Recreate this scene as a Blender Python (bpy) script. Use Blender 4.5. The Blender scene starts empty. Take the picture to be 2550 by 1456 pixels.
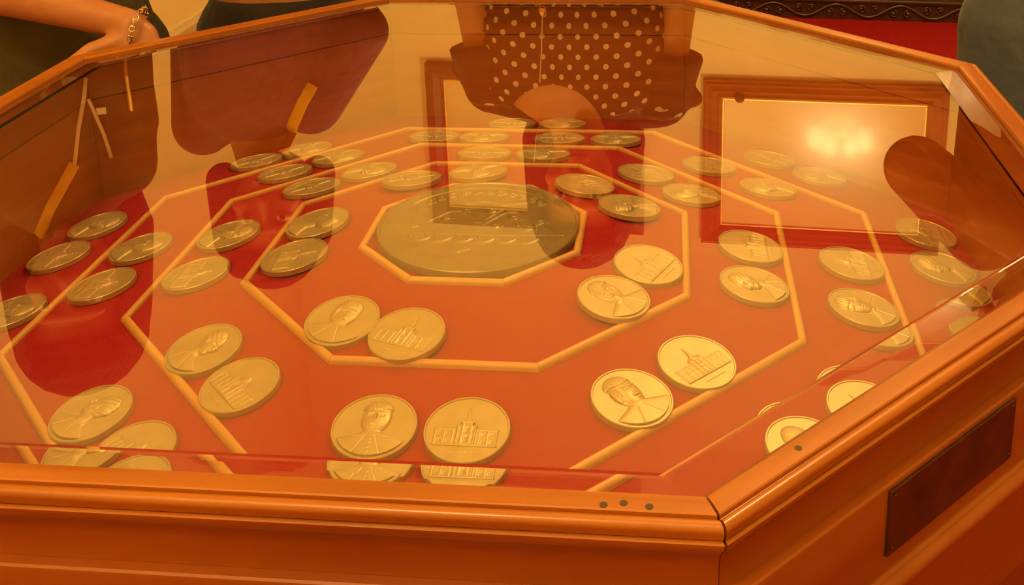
import bpy, bmesh, math, random
import numpy as np
from mathutils import Vector, Matrix
from mathutils.bvhtree import BVHTree

random.seed(7)
SC = bpy.context.scene
COL = SC.collection
PI = math.pi
R = math.radians

# ------------------------------------------------------------------ camera, world, exposure
Z0 = 0.834                      # floor height offset of the display-case coordinates
cam = bpy.data.cameras.new('camera')
cam.sensor_width = 36.0
cam.lens = 2738.961 / 2550 * 36
cam.shift_x = -120.17 / 2550
cam.shift_y = -681.33 / 2550
cam.clip_start = 0.02
camo = bpy.data.objects.new('camera', cam)
COL.objects.link(camo)
camo.location = (0.22362, -1.14774, 0.61256 + Z0)
camo.rotation_euler = (1.3034995, 0.0213914, 0.0985807)
SC.camera = camo

w = bpy.data.worlds.new('world')
SC.world = w
w.use_nodes = True
w.node_tree.nodes['Background'].inputs[0].default_value = (1.0, 0.72, 0.42, 1)
w.node_tree.nodes['Background'].inputs[1].default_value = 0.02

SC.view_settings.view_transform = 'Standard'
SC.view_settings.look = 'None'
SC.view_settings.gamma = 1.0
SC.view_settings.use_curve_mapping = False
SC.view_settings.exposure = 0.0
cy = SC.cycles
cy.use_denoising = True
cy.use_adaptive_sampling = True
cy.adaptive_threshold = 0.035
cy.max_bounces = 9
cy.diffuse_bounces = 4
cy.glossy_bounces = 5
cy.transmission_bounces = 7
cy.transparent_max_bounces = 16
cy.caustics_reflective = False
cy.caustics_refractive = True
cy.sample_clamp_indirect = 6.0

BULB = 295.0                     # emission strength of a chandelier bulb
WARM = (1.0, 0.645, 0.24)

# ------------------------------------------------------------------ materials
def newmat(name):
    m = bpy.data.materials.new(name)
    m.use_nodes = True
    nt = m.node_tree
    nt.nodes.clear()
    out = nt.nodes.new('ShaderNodeOutputMaterial')
    return m, nt, out

def nd(nt, t, **kw):
    n = nt.nodes.new(t)
    for k, v in kw.items():
        if isinstance(k, str) and hasattr(n, k):
            setattr(n, k, v)
    return n

def principled(nt, out, col=(.5, .5, .5), rough=.5, metal=0.0, spec=.5, coat=0.0, coat_r=.1, sheen=0.0):
    b = nt.nodes.new('ShaderNodeBsdfPrincipled')
    b.inputs['Base Color'].default_value = (*col, 1)
    b.inputs['Roughness'].default_value = rough
    b.inputs['Metallic'].default_value = metal
    b.inputs['Specular IOR Level'].default_value = spec
    b.inputs['Coat Weight'].default_value = coat
    b.inputs['Coat Roughness'].default_value = coat_r
    b.inputs['Sheen Weight'].default_value = sheen
    nt.links.new(b.outputs[0], out.inputs[0])
    return b

def mapping(nt, scale, coord='Object'):
    tc = nt.nodes.new('ShaderNodeTexCoord')
    mp = nt.nodes.new('ShaderNodeMapping')
    mp.inputs['Scale'].default_value = scale
    nt.links.new(tc.outputs[coord], mp.inputs[0])
    return mp.outputs[0]

def noise(nt, vec, scale, detail=4, rough=.55, dist=0.0):
    n = nt.nodes.new('ShaderNodeTexNoise')
    n.inputs['Scale'].default_value = scale
    n.inputs['Detail'].default_value = detail
    n.inputs['Roughness'].default_value = rough
    n.inputs['Distortion'].default_value = dist
    nt.links.new(vec, n.inputs['Vector'])
    return n.outputs['Fac']

def ramp(nt, fac, stops):
    r = nt.nodes.new('ShaderNodeValToRGB')
    el = r.color_ramp.elements
    while len(el) < len(stops):
        el.new(0.5)
    for e, (p, c) in zip(el, stops):
        e.position = p
        e.color = (*c, 1)
    nt.links.new(fac, r.inputs[0])
    return r.outputs[0]

def bump(nt, bsdf, h, strength, dist):
    b = nt.nodes.new('ShaderNodeBump')
    b.inputs['Strength'].default_value = strength
    b.inputs['Distance'].default_value = dist
    nt.links.new(h, b.inputs['Height'])
    nt.links.new(b.outputs[0], bsdf.inputs['Normal'])

def mathn(nt, op, a, b=None, c=None):
    n = nt.nodes.new('ShaderNodeMath')
    n.operation = op
    for i, v in enumerate((a, b, c)):
        if v is None:
            continue
        if isinstance(v, (int, float)):
            n.inputs[i].default_value = v
        else:
            nt.links.new(v, n.inputs[i])
    return n.outputs[0]

def wood(name, dark, mid, light, rough=.32, coat=.35, sc=(3, 40, 40)):
    m, nt, out = newmat(name)
    b = principled(nt, out, mid, rough, coat=coat, coat_r=.14)
    v = mapping(nt, sc)
    n1 = noise(nt, v, 1.2, 6, .6, .6)
    n2 = noise(nt, mapping(nt, (2.2, 5, 5)), 1.6, 3)
    mx = mathn(nt, 'ADD', mathn(nt, 'MULTIPLY', n1, .6), mathn(nt, 'MULTIPLY', n2, .4))
    c = ramp(nt, mx, [(.30, dark), (.5, mid), (.72, light)])
    nt.links.new(c, b.inputs['Base Color'])
    bump(nt, b, n1, .05, .002)
    return m

def cloth(name, col, col2=None, rough=.85, sc=9, bumps=.5, sheen=.1, weave=True):
    m, nt, out = newmat(name)
    b = principled(nt, out, col, rough, spec=.2, sheen=sheen)
    v = mapping(nt, (1, 1, 1))
    n1 = noise(nt, v, sc, 4)
    c = ramp(nt, n1, [(.3, col), (.7, col2 or tuple(min(1, x * 1.25) for x in col))])
    nt.links.new(c, b.inputs['Base Color'])
    bump(nt, b, n1, bumps, .03)
    return m

def plain(name, col, rough=.5, metal=0.0, coat=0.0, nscale=30, namp=.12, bmp=.05, bd=.001):
    m, nt, out = newmat(name)
    b = principled(nt, out, col, rough, metal, coat=coat)
    n1 = noise(nt, mapping(nt, (1, 1, 1)), nscale, 4)
    c = ramp(nt, n1, [(.3, tuple(x * (1 - namp) for x in col)), (.7, tuple(min(1, x * (1 + namp)) for x in col))])
    nt.links.new(c, b.inputs['Base Color'])
    bump(nt, b, n1, bmp, bd)
    return m

MAT = {}
MAT['rim'] = wood('honey_varnished_wood', (.21, .055, .003), (.32, .096, .005), (.41, .142, .009), .36, .3)
MAT['panel'] = wood('reddish_varnished_wood', (.18, .038, .003), (.25, .060, .004), (.32, .090, .007), .42, .12, (2.5, 14, 14))
MAT['inner'] = wood('brown_inner_boards', (.30, .074, .009), (.41, .108, .012), (.49, .145, .018), .42, .1)
MAT['strip'] = wood('pale_divider_wood', (.42, .185, .050), (.53, .255, .072), (.62, .33, .10), .5, .05)
MAT['felt'] = cloth('red_felt', (.28, .004, .008), (.325, .006, .010), .95, 700, .12, .05)
MAT['carpet'] = cloth('crimson_carpet', (.25, .004, .006), (.30, .006, .008), .95, 60, .5, .0)
MAT['wall'] = plain('cream_wall_paint', (.86, .74, .40), .75, nscale=5, namp=.03, bmp=.03)
MAT['ceiling'] = plain('ceiling_paint', (.84, .75, .40), .8, nscale=5, namp=.03, bmp=.03)
MAT['skirt'] = wood('painted_skirting', (.55, .45, .30), (.62, .52, .36), (.68, .58, .40), .45, .1)
MAT['frame'] = wood('dark_walnut_frame', (.10, .034, .010), (.15, .052, .014), (.21, .075, .020), .34, .4)
MAT['frame2'] = wood('chestnut_frame', (.22, .072, .018), (.31, .105, .026), (.42, .15, .038), .34, .4)
MAT['gilt'] = plain('gilt_slip', (.85, .60, .22), .3, .9)
MAT['darkwood'] = wood('dark_carved_wood', (.030, .012, .009), (.050, .019, .013), (.078, .030, .020), .38, .3)
MAT['plaque'] = plain('tarnished_plaque_metal', (.085, .034, .022), .40, .6, nscale=40, namp=.35)
MAT['screw'] = plain('dark_plugged_hole', (.05, .03, .02), .6)
MAT['brass'] = plain('brass', (.80, .55, .20), .25, 1.0)
MAT['chain'] = plain('silver_chain', (.75, .68, .55), .22, 1.0)
MAT['skin'] = plain('skin_light_brown', (.38, .150, .060), .5, nscale=60, namp=.06)
MAT['skin_b'] = plain('skin_tan', (.60, .27, .09), .5, nscale=60, namp=.06)
MAT['nail'] = plain('finger_nail', (.66, .33, .22), .3, nscale=60, namp=.04)
MAT['hair'] = cloth('black_hair', (.010, .007, .005), (.022, .014, .010), .55, 60, .8, 0)
MAT['hair_b'] = cloth('dark_brown_hair', (.022, .011, .007), (.040, .020, .012), .55, 60, .8, 0)
MAT['eye'] = plain('eye_white', (.80, .74, .66), .2, namp=.02)
MAT['iris'] = plain('dark_iris', (.03, .015, .008), .15)
MAT['lip'] = plain('lip', (.42, .13, .09), .45, nscale=50, namp=.08)
MAT['olive'] = cloth('olive_shirt', (.060, .050, .022), (.085, .072, .034), .85, 7)
MAT['darkolive'] = cloth('charcoal_olive_trousers', (.034, .031, .022), (.046, .042, .030), .85, 7)
MAT['purple'] = cloth('plum_blouse', (.110, .030, .075), (.150, .042, .100), .7, 7, 1.0)
MAT['blacktrouser'] = cloth('black_trousers', (.020, .016, .017), (.032, .026, .028), .8, 7)
MAT['jeans'] = cloth('grey_blue_jeans', (.060, .085, .150), (.086, .118, .195), .85, 6, .7)
MAT['cardigan'] = cloth('dark_brown_cardigan', (.035, .014, .009), (.048, .020, .013), .85, 8)
MAT['shoe'] = plain('black_shoe_leather', (.02, .015, .012), .35)
MAT['yellow'] = cloth('yellow_ribbon', (.72, .42, .02), (.80, .50, .03), .6, 20, .1)
MAT['cord'] = cloth('pale_cord', (.62, .50, .30), (.70, .58, .36), .7, 20, .1)
MAT['badge'] = plain('white_badge_card', (.80, .76, .66), .3, namp=.03)
MAT['black'] = plain('black_plastic', (.012, .012, .013), .25)
MAT['candle'] = plain('ivory_candle_tube', (.85, .78, .6), .5, namp=.03)

# bronze medals: satin gilt bronze with toned recesses
def medal_mat(name, lo, hi, rough):
    m, nt, out = newmat(name)
    b = principled(nt, out, hi, rough, .5)
    n1 = noise(nt, mapping(nt, (1, 1, 1)), 60, 4)
    c = ramp(nt, n1, [(.3, lo), (.7, hi)])
    nt.links.new(c, b.inputs['Base Color'])
    bump(nt, b, noise(nt, mapping(nt, (1, 1, 1)), 400, 2), .08, .0005)
    return m
MAT['bronze'] = medal_mat('gilt_bronze', (.44, .335, .165), (.51, .395, .20), .42)
MAT['bronze_dark'] = medal_mat('antique_bronze', (.25, .185, .09), (.31, .235, .115), .38)

# glass: both faces of the pane folded into one Fresnel layer
m, nt, out = newmat('display_glass')
lw = nt.nodes.new('ShaderNodeLayerWeight')
lw.inputs['Blend'].default_value = .5
r1 = mathn(nt, 'MULTIPLY_ADD', mathn(nt, 'POWER', lw.outputs['Facing'], 4.5), .95, .05)
r2 = mathn(nt, 'DIVIDE', mathn(nt, 'MULTIPLY', r1, 2.0), mathn(nt, 'ADD', r1, 1.0))
tr = nt.nodes.new('ShaderNodeBsdfTransparent')
tr.inputs[0].default_value = (.985, .99, .975, 1)
gl = nt.nodes.new('ShaderNodeBsdfGlossy')
gl.inputs['Roughness'].default_value = 0.0
gl.inputs['Color'].default_value = (1, 1, 1, 1)
mx = nt.nodes.new('ShaderNodeMixShader')
nt.links.new(r2, mx.inputs[0]); nt.links.new(tr.outputs[0], mx.inputs[1]); nt.links.new(gl.outputs[0], mx.inputs[2])
nt.links.new(mx.outputs[0], out.inputs[0])
MAT['glass'] = m
m, nt, out = newmat('glass_underside')
tr = nt.nodes.new('ShaderNodeBsdfTransparent')
nt.links.new(tr.outputs[0], out.inputs[0])
MAT['clear'] = m
m, nt, out = newmat('bevelled_glass')
g = nt.nodes.new('ShaderNodeBsdfGlass')
g.inputs['IOR'].default_value = 1.5
g.inputs['Roughness'].default_value = 0.0
nt.links.new(g.outputs[0], out.inputs[0])
MAT['bevel'] = m

m, nt, out = newmat('glowing_bulb')
e = nt.nodes.new('ShaderNodeEmission')
e.inputs[0].default_value = (*WARM, 1)
e.inputs[1].default_value = BULB
nt.links.new(e.outputs[0], out.inputs[0])
MAT['bulb'] = m

# parchment picture under varnish
def picture_mat(name, a, b_, rough):
    m, nt, out = newmat(name)
    b = principled(nt, out, a, rough, spec=.5, coat=1.0, coat_r=.085)
    b.inputs['Coat IOR'].default_value = 2.4
    v = mapping(nt, (1.2, 1, 5))
    c = ramp(nt, noise(nt, v, 1.4, 4), [(.25, a), (.75, b_)])
    nt.links.new(c, b.inputs['Base Color'])
    return m
MAT['parchment'] = picture_mat('parchment_picture', (.84, .64, .27), (.90, .72, .34), .2)

# polka dots (UV in metres around the body)
m, nt, out = newmat('brown_polka_dot_fabric')
b = principled(nt, out, (.04, .015, .01), .8, spec=.2)
uv = nt.nodes.new('ShaderNodeUVMap')
sep = nt.nodes.new('ShaderNodeSeparateXYZ')
nt.links.new(uv.outputs[0], sep.inputs[0])
S = .041
def dots(ox, oy):
    u = mathn(nt, 'SUBTRACT', mathn(nt, 'FRACT', mathn(nt, 'ADD', mathn(nt, 'DIVIDE', sep.outputs[0], S), ox)), .5)
    v = mathn(nt, 'SUBTRACT', mathn(nt, 'FRACT', mathn(nt, 'ADD', mathn(nt, 'DIVIDE', sep.outputs[1], S), oy)), .5)
    d = mathn(nt, 'SQRT', mathn(nt, 'ADD', mathn(nt, 'MULTIPLY', u, u), mathn(nt, 'MULTIPLY', v, v)))
    return mathn(nt, 'LESS_THAN', d, .142)
dd = mathn(nt, 'MAXIMUM', dots(0.0, 0.0), dots(.5, .5))
mxc = nt.nodes.new('ShaderNodeMix'); mxc.data_type = 'RGBA'
nt.links.new(dd, mxc.inputs[0])
mxc.inputs[6].default_value = (.032, .013, .009, 1)
mxc.inputs[7].default_value = (.78, .62, .44, 1)
nt.links.new(mxc.outputs[2], b.inputs['Base Color'])
bump(nt, b, noise(nt, mapping(nt, (1, 1, 1)), 8, 3), .5, .03)
MAT['polka'] = m

# plaid shirt
m, nt, out = newmat('rust_plaid_fabric')
b = principled(nt, out, (.3, .08, .03), .85, spec=.2)
uv = nt.nodes.new('ShaderNodeTexCoord')
sep = nt.nodes.new('ShaderNodeSeparateXYZ')
nt.links.new(uv.outputs['Object'], sep.inputs[0])
def stripe(s, per, wd):
    f = mathn(nt, 'FRACT', mathn(nt, 'DIVIDE', s, per))
    return mathn(nt, 'LESS_THAN', f, wd)
hx = mathn(nt, 'ADD', sep.outputs[0], mathn(nt, 'MULTIPLY', sep.outputs[1], .8))
st = mathn(nt, 'ADD', stripe(sep.outputs[2], .045, .2), stripe(hx, .045, .2))
c = ramp(nt, mathn(nt, 'MULTIPLY', st, .5), [(0, (.36, .105, .030)), (.5, (.44, .155, .055)), (1, (.54, .22, .095))])
nt.links.new(c, b.inputs['Base Color'])
bump(nt, b, noise(nt, mapping(nt, (1, 1, 1)), 8, 3), .5, .03)
MAT['plaid'] = m

# ------------------------------------------------------------------ object helpers
def obj(name, mesh, mat=None, parent=None, loc=(0, 0, 0), rot=(0, 0, 0), smooth=None):
    o = bpy.data.objects.new(name, mesh)
    COL.objects.link(o)
    o.location = loc
    o.rotation_euler = rot
    if parent is not None:
        o.parent = parent
    if mat is not None:
        if not mesh.materials:
            mesh.materials.append(MAT[mat] if isinstance(mat, str) else mat)
    if smooth is not None:
        mesh.shade_smooth()
        mesh.set_sharp_from_angle(angle=R(smooth))
    return o

def thing(name, label, cat, loc=(0, 0, 0), rotz=0.0, group=None):
    o = bpy.data.objects.new(name, None)
    COL.objects.link(o)
    o.empty_display_size = .05
    o.location = loc
    o.rotation_euler = (0, 0, rotz)
    o['label'] = label
    o['category'] = cat
    if group:
        o['group'] = group
    return o

def struct(name, mesh, mat, label=None, **kw):
    o = obj(name, mesh, mat, **kw)
    o['kind'] = 'structure'
    if label:
        o['label'] = label
    return o

def mesh_pd(name, v, f):
    me = bpy.data.meshes.new(name)
    me.from_pydata([tuple(x) for x in v], [], f)
    me.update()
    bm = bmesh.new(); bm.from_mesh(me)
    bmesh.ops.recalc_face_normals(bm, faces=bm.faces[:])
    bm.to_mesh(me); bm.free()
    return me

def box(name, x0, x1, y0, y1, z0, z1, bev=0.0, seg=2):
    bm = bmesh.new()
    bmesh.ops.create_cube(bm, size=1)
    for v in bm.verts:
        v.co = ((x0 + x1) / 2 + v.co.x * (x1 - x0), (y0 + y1) / 2 + v.co.y * (y1 - y0), (z0 + z1) / 2 + v.co.z * (z1 - z0))
    if bev:
        bmesh.ops.bevel(bm, geom=bm.edges[:], offset=bev, segments=seg, affect='EDGES', profile=.5)
    me = bpy.data.meshes.new(name)
    bm.to_mesh(me); bm.free()
    return me

def lathe(name, prof, seg=64, closed_top=True):
    v, f = [], []
    for r, z in prof:
        for i in range(seg):
            a = 2 * PI * i / seg
            v.append((r * math.cos(a), r * math.sin(a), z))
    n = len(prof)
    for j in range(n - 1):
        for i in range(seg):
            i2 = (i + 1) % seg
            f.append((j * seg + i, j * seg + i2, (j + 1) * seg + i2, (j + 1) * seg + i))
    f.append(tuple(range(seg))[::-1])
    f.append(tuple((n - 1) * seg + i for i in range(seg)))
    return mesh_pd(name, v, f)

T8 = math.tan(PI / 8)
def rail(name, prof, g0=.0003, g1=.0003):
    """profile (apothem, z) swept along one octagon side; local +Y is outward; g0/g1 mitre gaps at -X / +X end"""
    v, n = [], len(prof)
    for sx, g in ((-1, g0), (1, g1)):
        for a, z in prof:
            v.append((sx * (a * T8 - g), a, z))
    f = [tuple(range(n)), tuple(range(n, 2 * n))]
    for i in range(n):
        j = (i + 1) % n
        f.append((i, j, n + j, n + i))
    return mesh_pd(name, v, f)

def octo(ap, z):
    r = ap / math.cos(PI / 8)
    return [(r * math.cos(PI / 8 + k * PI / 4), r * math.sin(PI / 8 + k * PI / 4), z) for k in range(8)]

def tube(name, pts, rad, seg=10, closed=False, flat=1.0, up=None):
    """tube through points; rad scalar or list; flat squeezes the second axis"""
    pts = [Vector(p) for p in pts]
    n = len(pts)
    rad = rad if isinstance(rad, (list, tuple)) else [rad] * n
    v, f = [], []
    for i, p in enumerate(pts):
        a = pts[(i - 1) % n] if closed or i > 0 else pts[i]
        b = pts[(i + 1) % n] if closed or i < n - 1 else pts[i]
        t = (b - a).normalized()
        ref = Vector(up) if up else (Vector((0, 0, 1)) if abs(t.z) < .9 else Vector((1, 0, 0)))
        s = t.cross(ref).normalized()
        q = s.cross(t).normalized()
        for k in range(seg):
            an = 2 * PI * k / seg
            v.append(p + s * (rad[i] * math.cos(an)) + q * (rad[i] * flat * math.sin(an)))
    m = n if closed else n - 1
    for i in range(m):
        i2 = (i + 1) % n
        for k in range(seg):
            k2 = (k + 1) % seg
            f.append((i * seg + k, i * seg + k2, i2 * seg + k2, i2 * seg + k))
    if not closed:
        f.append(tuple(range(seg))[::-1])
        f.append(tuple((n - 1) * seg + k for k in range(seg)))
    return mesh_pd(name, v, f)

# ------------------------------------------------------------------ room shell
XL, YB, ZC = -2.0, -4.2, 5.3
wy = R(-4)                      # the picture wall is turned by -4 degrees
wn = Vector((math.cos(R(86)), math.sin(R(86)), 0))   # outward (into the wall)
wt = Vector((math.cos(wy), math.sin(wy), 0))         # along the wall
WD = 4.5
def on_wall(s, z, d=0.0):
    """s along the wall, z floor height, d distance in front of the wall"""
    return wn * (WD - d) + wt * s + Vector((0, 0, z))
def slab(name, pts, nrm, th):
    n = Vector(nrm) * th
    v = [Vector(p) for p in pts] + [Vector(p) + n for p in pts]
    k = len(pts)
    f = [tuple(range(k))[::-1], tuple(range(k, 2 * k))] + [(i, (i + 1) % k, k + (i + 1) % k, k + i) for i in range(k)]
    return mesh_pd(name, v, f)
XR = 5.0
sL = (XL - wn.x * WD) / wt.x
sR = (XR - wn.x * WD) / wt.x
pL, pR = on_wall(sL, 0), on_wall(sR, 0)
struct('floor', slab('floor', [(XL, YB, 0), (XR, YB, 0), (pR.x, pR.y, 0), (pL.x, pL.y, 0)], (0, 0, -1), .1), 'carpet', 'crimson carpet floor')
struct('ceiling', slab('ceiling', [(XL, YB, ZC), (XR, YB, ZC), (pR.x, pR.y, ZC), (pL.x, pL.y, ZC)], (0, 0, 1), .1), 'ceiling', 'cream ceiling')
struct('wall_far', slab('wall_far', [pL, pR, pR + Vector((0, 0, ZC)), pL + Vector((0, 0, ZC))], wn, .12), 'wall', 'cream wall behind the visitors')
struct('wall_left', slab('wall_left', [(XL, YB, 0), pL, pL + Vector((0, 0, ZC)), (XL, YB, ZC)], (-1, 0, 0), .12), 'wall', 'cream side wall at left')
struct('wall_right', slab('wall_right', [(XR, YB, 0), pR, pR + Vector((0, 0, ZC)), (XR, YB, ZC)], (1, 0, 0), .12), 'wall', 'cream side wall at right')
struct('wall_near', slab('wall_near', [(XL, YB, 0), (XR, YB, 0), (XR, YB, ZC), (XL, YB, ZC)], (0, -1, 0), .12), 'wall', 'cream wall behind the camera')
def skirting(name, a, b, nrm):
    a, b = Vector(a), Vector(b); nrm = Vector(nrm)
    prof = [(0, 0), (.018, 0), (.018, .11), (.012, .125), (.008, .14), (0, .14)]
    v = [p + nrm * d + Vector((0, 0, z)) for p in (a, b) for d, z in prof]
    k = len(prof)
    f = [tuple(range(k)), tuple(range(k, 2 * k))] + [(i, (i + 1) % k, k + (i + 1) % k, k + i) for i in range(k)]
    struct(name, mesh_pd(name, v, f), 'skirt', 'pale painted skirting board')
skirting('baseboard_far', pL, pR, -wn)
skirting('baseboard_left', (XL, YB, 0), pL, (1, 0, 0))

# ------------------------------------------------------------------ chandeliers
def spiral(c, r0, r1, turns, a0, n=26, plane='xz'):
    pts = []
    for i in range(n):
        t = i / (n - 1)
        a = a0 + turns * 2 * PI * t
        r = r0 + (r1 - r0) * t
        pts.append((c[0] + r * math.cos(a), c[1], c[2] + r * math.sin(a)))
    return pts
ball = bmesh.new(); bmesh.ops.create_uvsphere(ball, u_segments=20, v_segments=14, radius=1)
for v_ in ball.verts:
    if v_.co.z > 0: v_.co.z *= 1.45
    v_.co *= .055
bulb_me = bpy.data.meshes.new('bulb'); ball.to_mesh(bulb_me); ball.free(); bulb_me.shade_smooth()
def chandelier(x, y, z, label, n=8, rad=.21):
    t = thing('chandelier', label, 'chandelier', (x, y, z), 0, 'brass chandeliers hanging from the ceiling')
    obj('stem', tube('stem', [(0, 0, .0), (0, 0, ZC - z - .05)], .012), 'brass', t, smooth=40)
    obj('ceiling_rose', lathe('ceiling_rose', [(.02, ZC - z - .09), (.05, ZC - z - .06), (.09, ZC - z - .02), (.10, ZC - z)], 32), 'brass', t, smooth=40)
    obj('hub', lathe('hub', [(.01, -.22), (.03, -.20), (.02, -.17), (.07, -.10), (.08, -.05), (.05, .0), (.025, .03), (.04, .07), (.015, .10)], 32), 'brass', t, smooth=50)
    arm = tube('arm', [(.04, 0, -.06), (rad * .45, 0, -.12), (rad * .7, 0, -.12), (rad * .9, 0, -.07), (rad, 0, 0)], .009)
    cup = lathe('cup', [(.008, -.01), (.03, 0), (.045, .015), (.05, .03)], 24)
    cand = lathe('candle_tube', [(.014, 0), (.014, .085)], 16)
    for mm, k in ((arm, 'brass'), (cup, 'brass'), (cand, 'candle')):
        mm.materials.append(MAT[k]); mm.shade_smooth(); mm.set_sharp_from_angle(angle=R(45))
    for i in range(n):
        a = 2 * PI * (i + .5) / n
        ao = obj('arm', arm, None, t, rot=(0, 0, a))
        obj('cup', cup, None, ao, (rad, 0, 0))
        obj('candle_tube', cand, None, ao, (rad, 0, .03))
        obj('bulb', bulb_me, 'bulb', ao, (rad, 0, .17))
    return t
chandelier(1.17, 1.62, 3.64, 'brass chandelier of glowing bulbs whose light glows in the chestnut framed picture')
chandelier(-.60, -2.2, 3.90, 'added unseen brass chandelier behind the camera, evening out the room light')  # second chandelier added out of view as fill for the case front

# ------------------------------------------------------------------ pictures on the wall
def picture(name, label, cat, s0, s1, z0, z1, wdt, mat, content, ridges):
    t = thing(name, label, cat, on_wall((s0 + s1) / 2, z0, 0.0), wy, None)
    hw, h = (s1 - s0) / 2, z1 - z0
    # moulding profile: (inset from outer edge, depth in front of wall)
    prof = [(0, 0.002), (0, .045)]
    for i in range(ridges):
        a = wdt * (i + .12) / ridges; bq = wdt * (i + .5) / ridges; c_ = wdt * (i + .88) / ridges
        d = .045 + .012 * math.sin(PI * (i + .5) / ridges)
        prof += [(a, d - .008), (bq, d + .006), (c_, d - .008)]
    prof += [(wdt, .030), (wdt, .002)]
    k = len(prof)
    sides = [('bottom', (-hw, 0), (hw, 0), (0, 1)), ('right', (hw, 0), (hw, h), (-1, 0)), ('top', (hw, h), (-hw, h), (0, -1)), ('left', (-hw, h), (-hw, 0), (1, 0))]
    for nm, a, b_, inn in sides:
        dx, dz = (b_[0] - a[0]), (b_[1] - a[1]); L = math.hypot(dx, dz); dx /= L; dz /= L
        v = []
        for P, sg in ((a, 1), (b_, -1)):
            for ins, d in prof:
                g = ins + .0004
                v.append((P[0] + inn[0] * ins + dx * sg * g, -d, P[1] + inn[1] * ins + dz * sg * g))
        f = [tuple(range(k)), tuple(range(k, 2 * k))] + [(i, (i + 1) % k, k + (i + 1) % k, k + i) for i in range(k)]
        obj('frame_rail', mesh_pd('frame_rail', v, f), mat, t, smooth=30)
    obj('picture_panel', box('picture_panel', -hw + wdt - .004, hw - wdt + .004, -.018, -.006, wdt - .004, h - wdt + .004), content, t)
    sw = .010
    for nm, x0, x1, za, zb in (('b', -hw + wdt, hw - wdt, wdt, wdt + sw), ('t', -hw + wdt, hw - wdt, h - wdt - sw, h - wdt), ('l', -hw + wdt, -hw + wdt + sw, wdt + sw, h - wdt - sw), ('r', hw - wdt - sw, hw - wdt, wdt + sw, h - wdt - sw)):
        obj('gilt_slip', box('gilt_slip', x0, x1, -.028, -.018, za, zb, .002), 'gilt', t)
    return t
def s_of(P):
    return (Vector(P) - wn * WD).dot(wt)
picture('framed_picture', 'large walnut framed pale picture mirrored behind the polka dot dress', 'picture', s_of((-1.132, 4.59, 0)), s_of((.078, 4.505, 0)), 2.38, 3.345, .098, 'frame', 'parchment', 1)
pf = picture('framed_picture', 'large chestnut framed pale picture with lamp glow mirrored at right', 'picture', s_of((.396, 4.484, 0)), s_of((1.65, 4.396, 0)), 2.425, 3.37, .103, 'frame2', 'parchment', 3)
obj('frame_knob', lathe('frame_knob', [(.002, .0), (.022, .004), (.026, .02), (.016, .034), (.004, .04)], 24), 'darkwood', pf, (-.435, -.052, .085), (PI / 2, 0, 0), smooth=50)

# ------------------------------------------------------------------ carved chest under the pictures
cz = R(-6)
ch = thing('carved_chest', 'dark carved wooden chest with scrolled plinth on the red carpet', 'chest', (1.17, 4.105, 0), cz)
CW = .98
obj('chest_body', box('chest_body', -CW + .03, CW - .03,   .03, .24, .10, .78, .004), 'darkwood', ch)
obj('chest_lid', box('chest_lid', -CW, CW, 0, .25, .78, .83, .012), 'darkwood', ch)
obj('plinth_moulding', box('plinth_moulding', -CW, CW, -.004, .25, .085, .104, .006), 'darkwood', ch)
obj('plinth', box('plinth', -CW + .01, CW - .01, .014, .24, .0, .085, .002), 'darkwood', ch)
for x in (-.64, 0, .64):
    pn = obj('front_panel', box('front_panel', x - .28, x + .28, .012, .04, .17, .70, .008), 'darkwood', ch)
    obj('panel_boss', box('panel_boss', x - .19, x + .19, .004, .02, .25, .62, .02, 3), 'darkwood', pn)
PER = .30
for i in range(6):
    x = -.90 + i * PER
    vine = [(x + PER * q, .004, .046 - .030 * math.cos(2 * PI * q)) for q in [k / 20 for k in range(21)]]
    sc = obj('carved_scroll', tube('carved_scroll', vine, [.007] * 21, 8), 'darkwood', ch, smooth=50)
    for dx, cz_, sg, a0 in ((.0, .058, 1, -PI / 2), (.15, .036, -1, PI / 2)):
        for mir in (-1, 1):
            sp = [(x + dx + mir * (px - x - dx), py, pz) for px, py, pz in spiral((x + dx + .032, .004, cz_), .005, .019, sg * 1.2, a0 - sg * 1.2 * 2 * PI, 22)]
            obj('carved_curl', tube('carved_curl', sp, .0050, 8), 'darkwood', sc, smooth=50)
            bm = bmesh.new(); bmesh.ops.create_uvsphere(bm, u_segments=10, v_segments=8, radius=.008)
            bmesh.ops.translate(bm, verts=bm.verts, vec=(x + dx + mir * .032, .003, cz_))
            me = bpy.data.meshes.new('carved_pearl'); bm.to_mesh(me); bm.free(); me.shade_smooth()
            obj('carved_pearl', me, 'darkwood', sc)

# ------------------------------------------------------------------ display case
case = thing('display_case', 'octagonal honey wood display case with glass top, full of medals', 'display case', (0, 0, Z0))
GT = .166            # glass top
GA = .5925           # glass edge apothem
def arc(cx_, cz_, r, a0, a1, n):
    return [(cx_ + r * math.cos(R(a0 + (a1 - a0) * i / n)), cz_ + r * math.sin(R(a0 + (a1 - a0) * i / n))) for i in range(n + 1)]
rim_prof = [(GA - .0005, .1495), (GA - .0005, GT + .0008), (GA + .0006, .1688), (.6000, .1697), (.6078, .1696), (.6088, .1690),
            (.6092, .1666), (.6097, .1664)] + arc(.6136, .1642, .0044, 150, -8, 12) + \
           [(.6170, .1592), (.6160, .1581), (.6182, .1578), (.6192, .1572), (.6190, .1555)] + \
           [(.6180, .1530), (.6163, .1505), (.6150, .1488), (.6145, .1478)]
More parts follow.
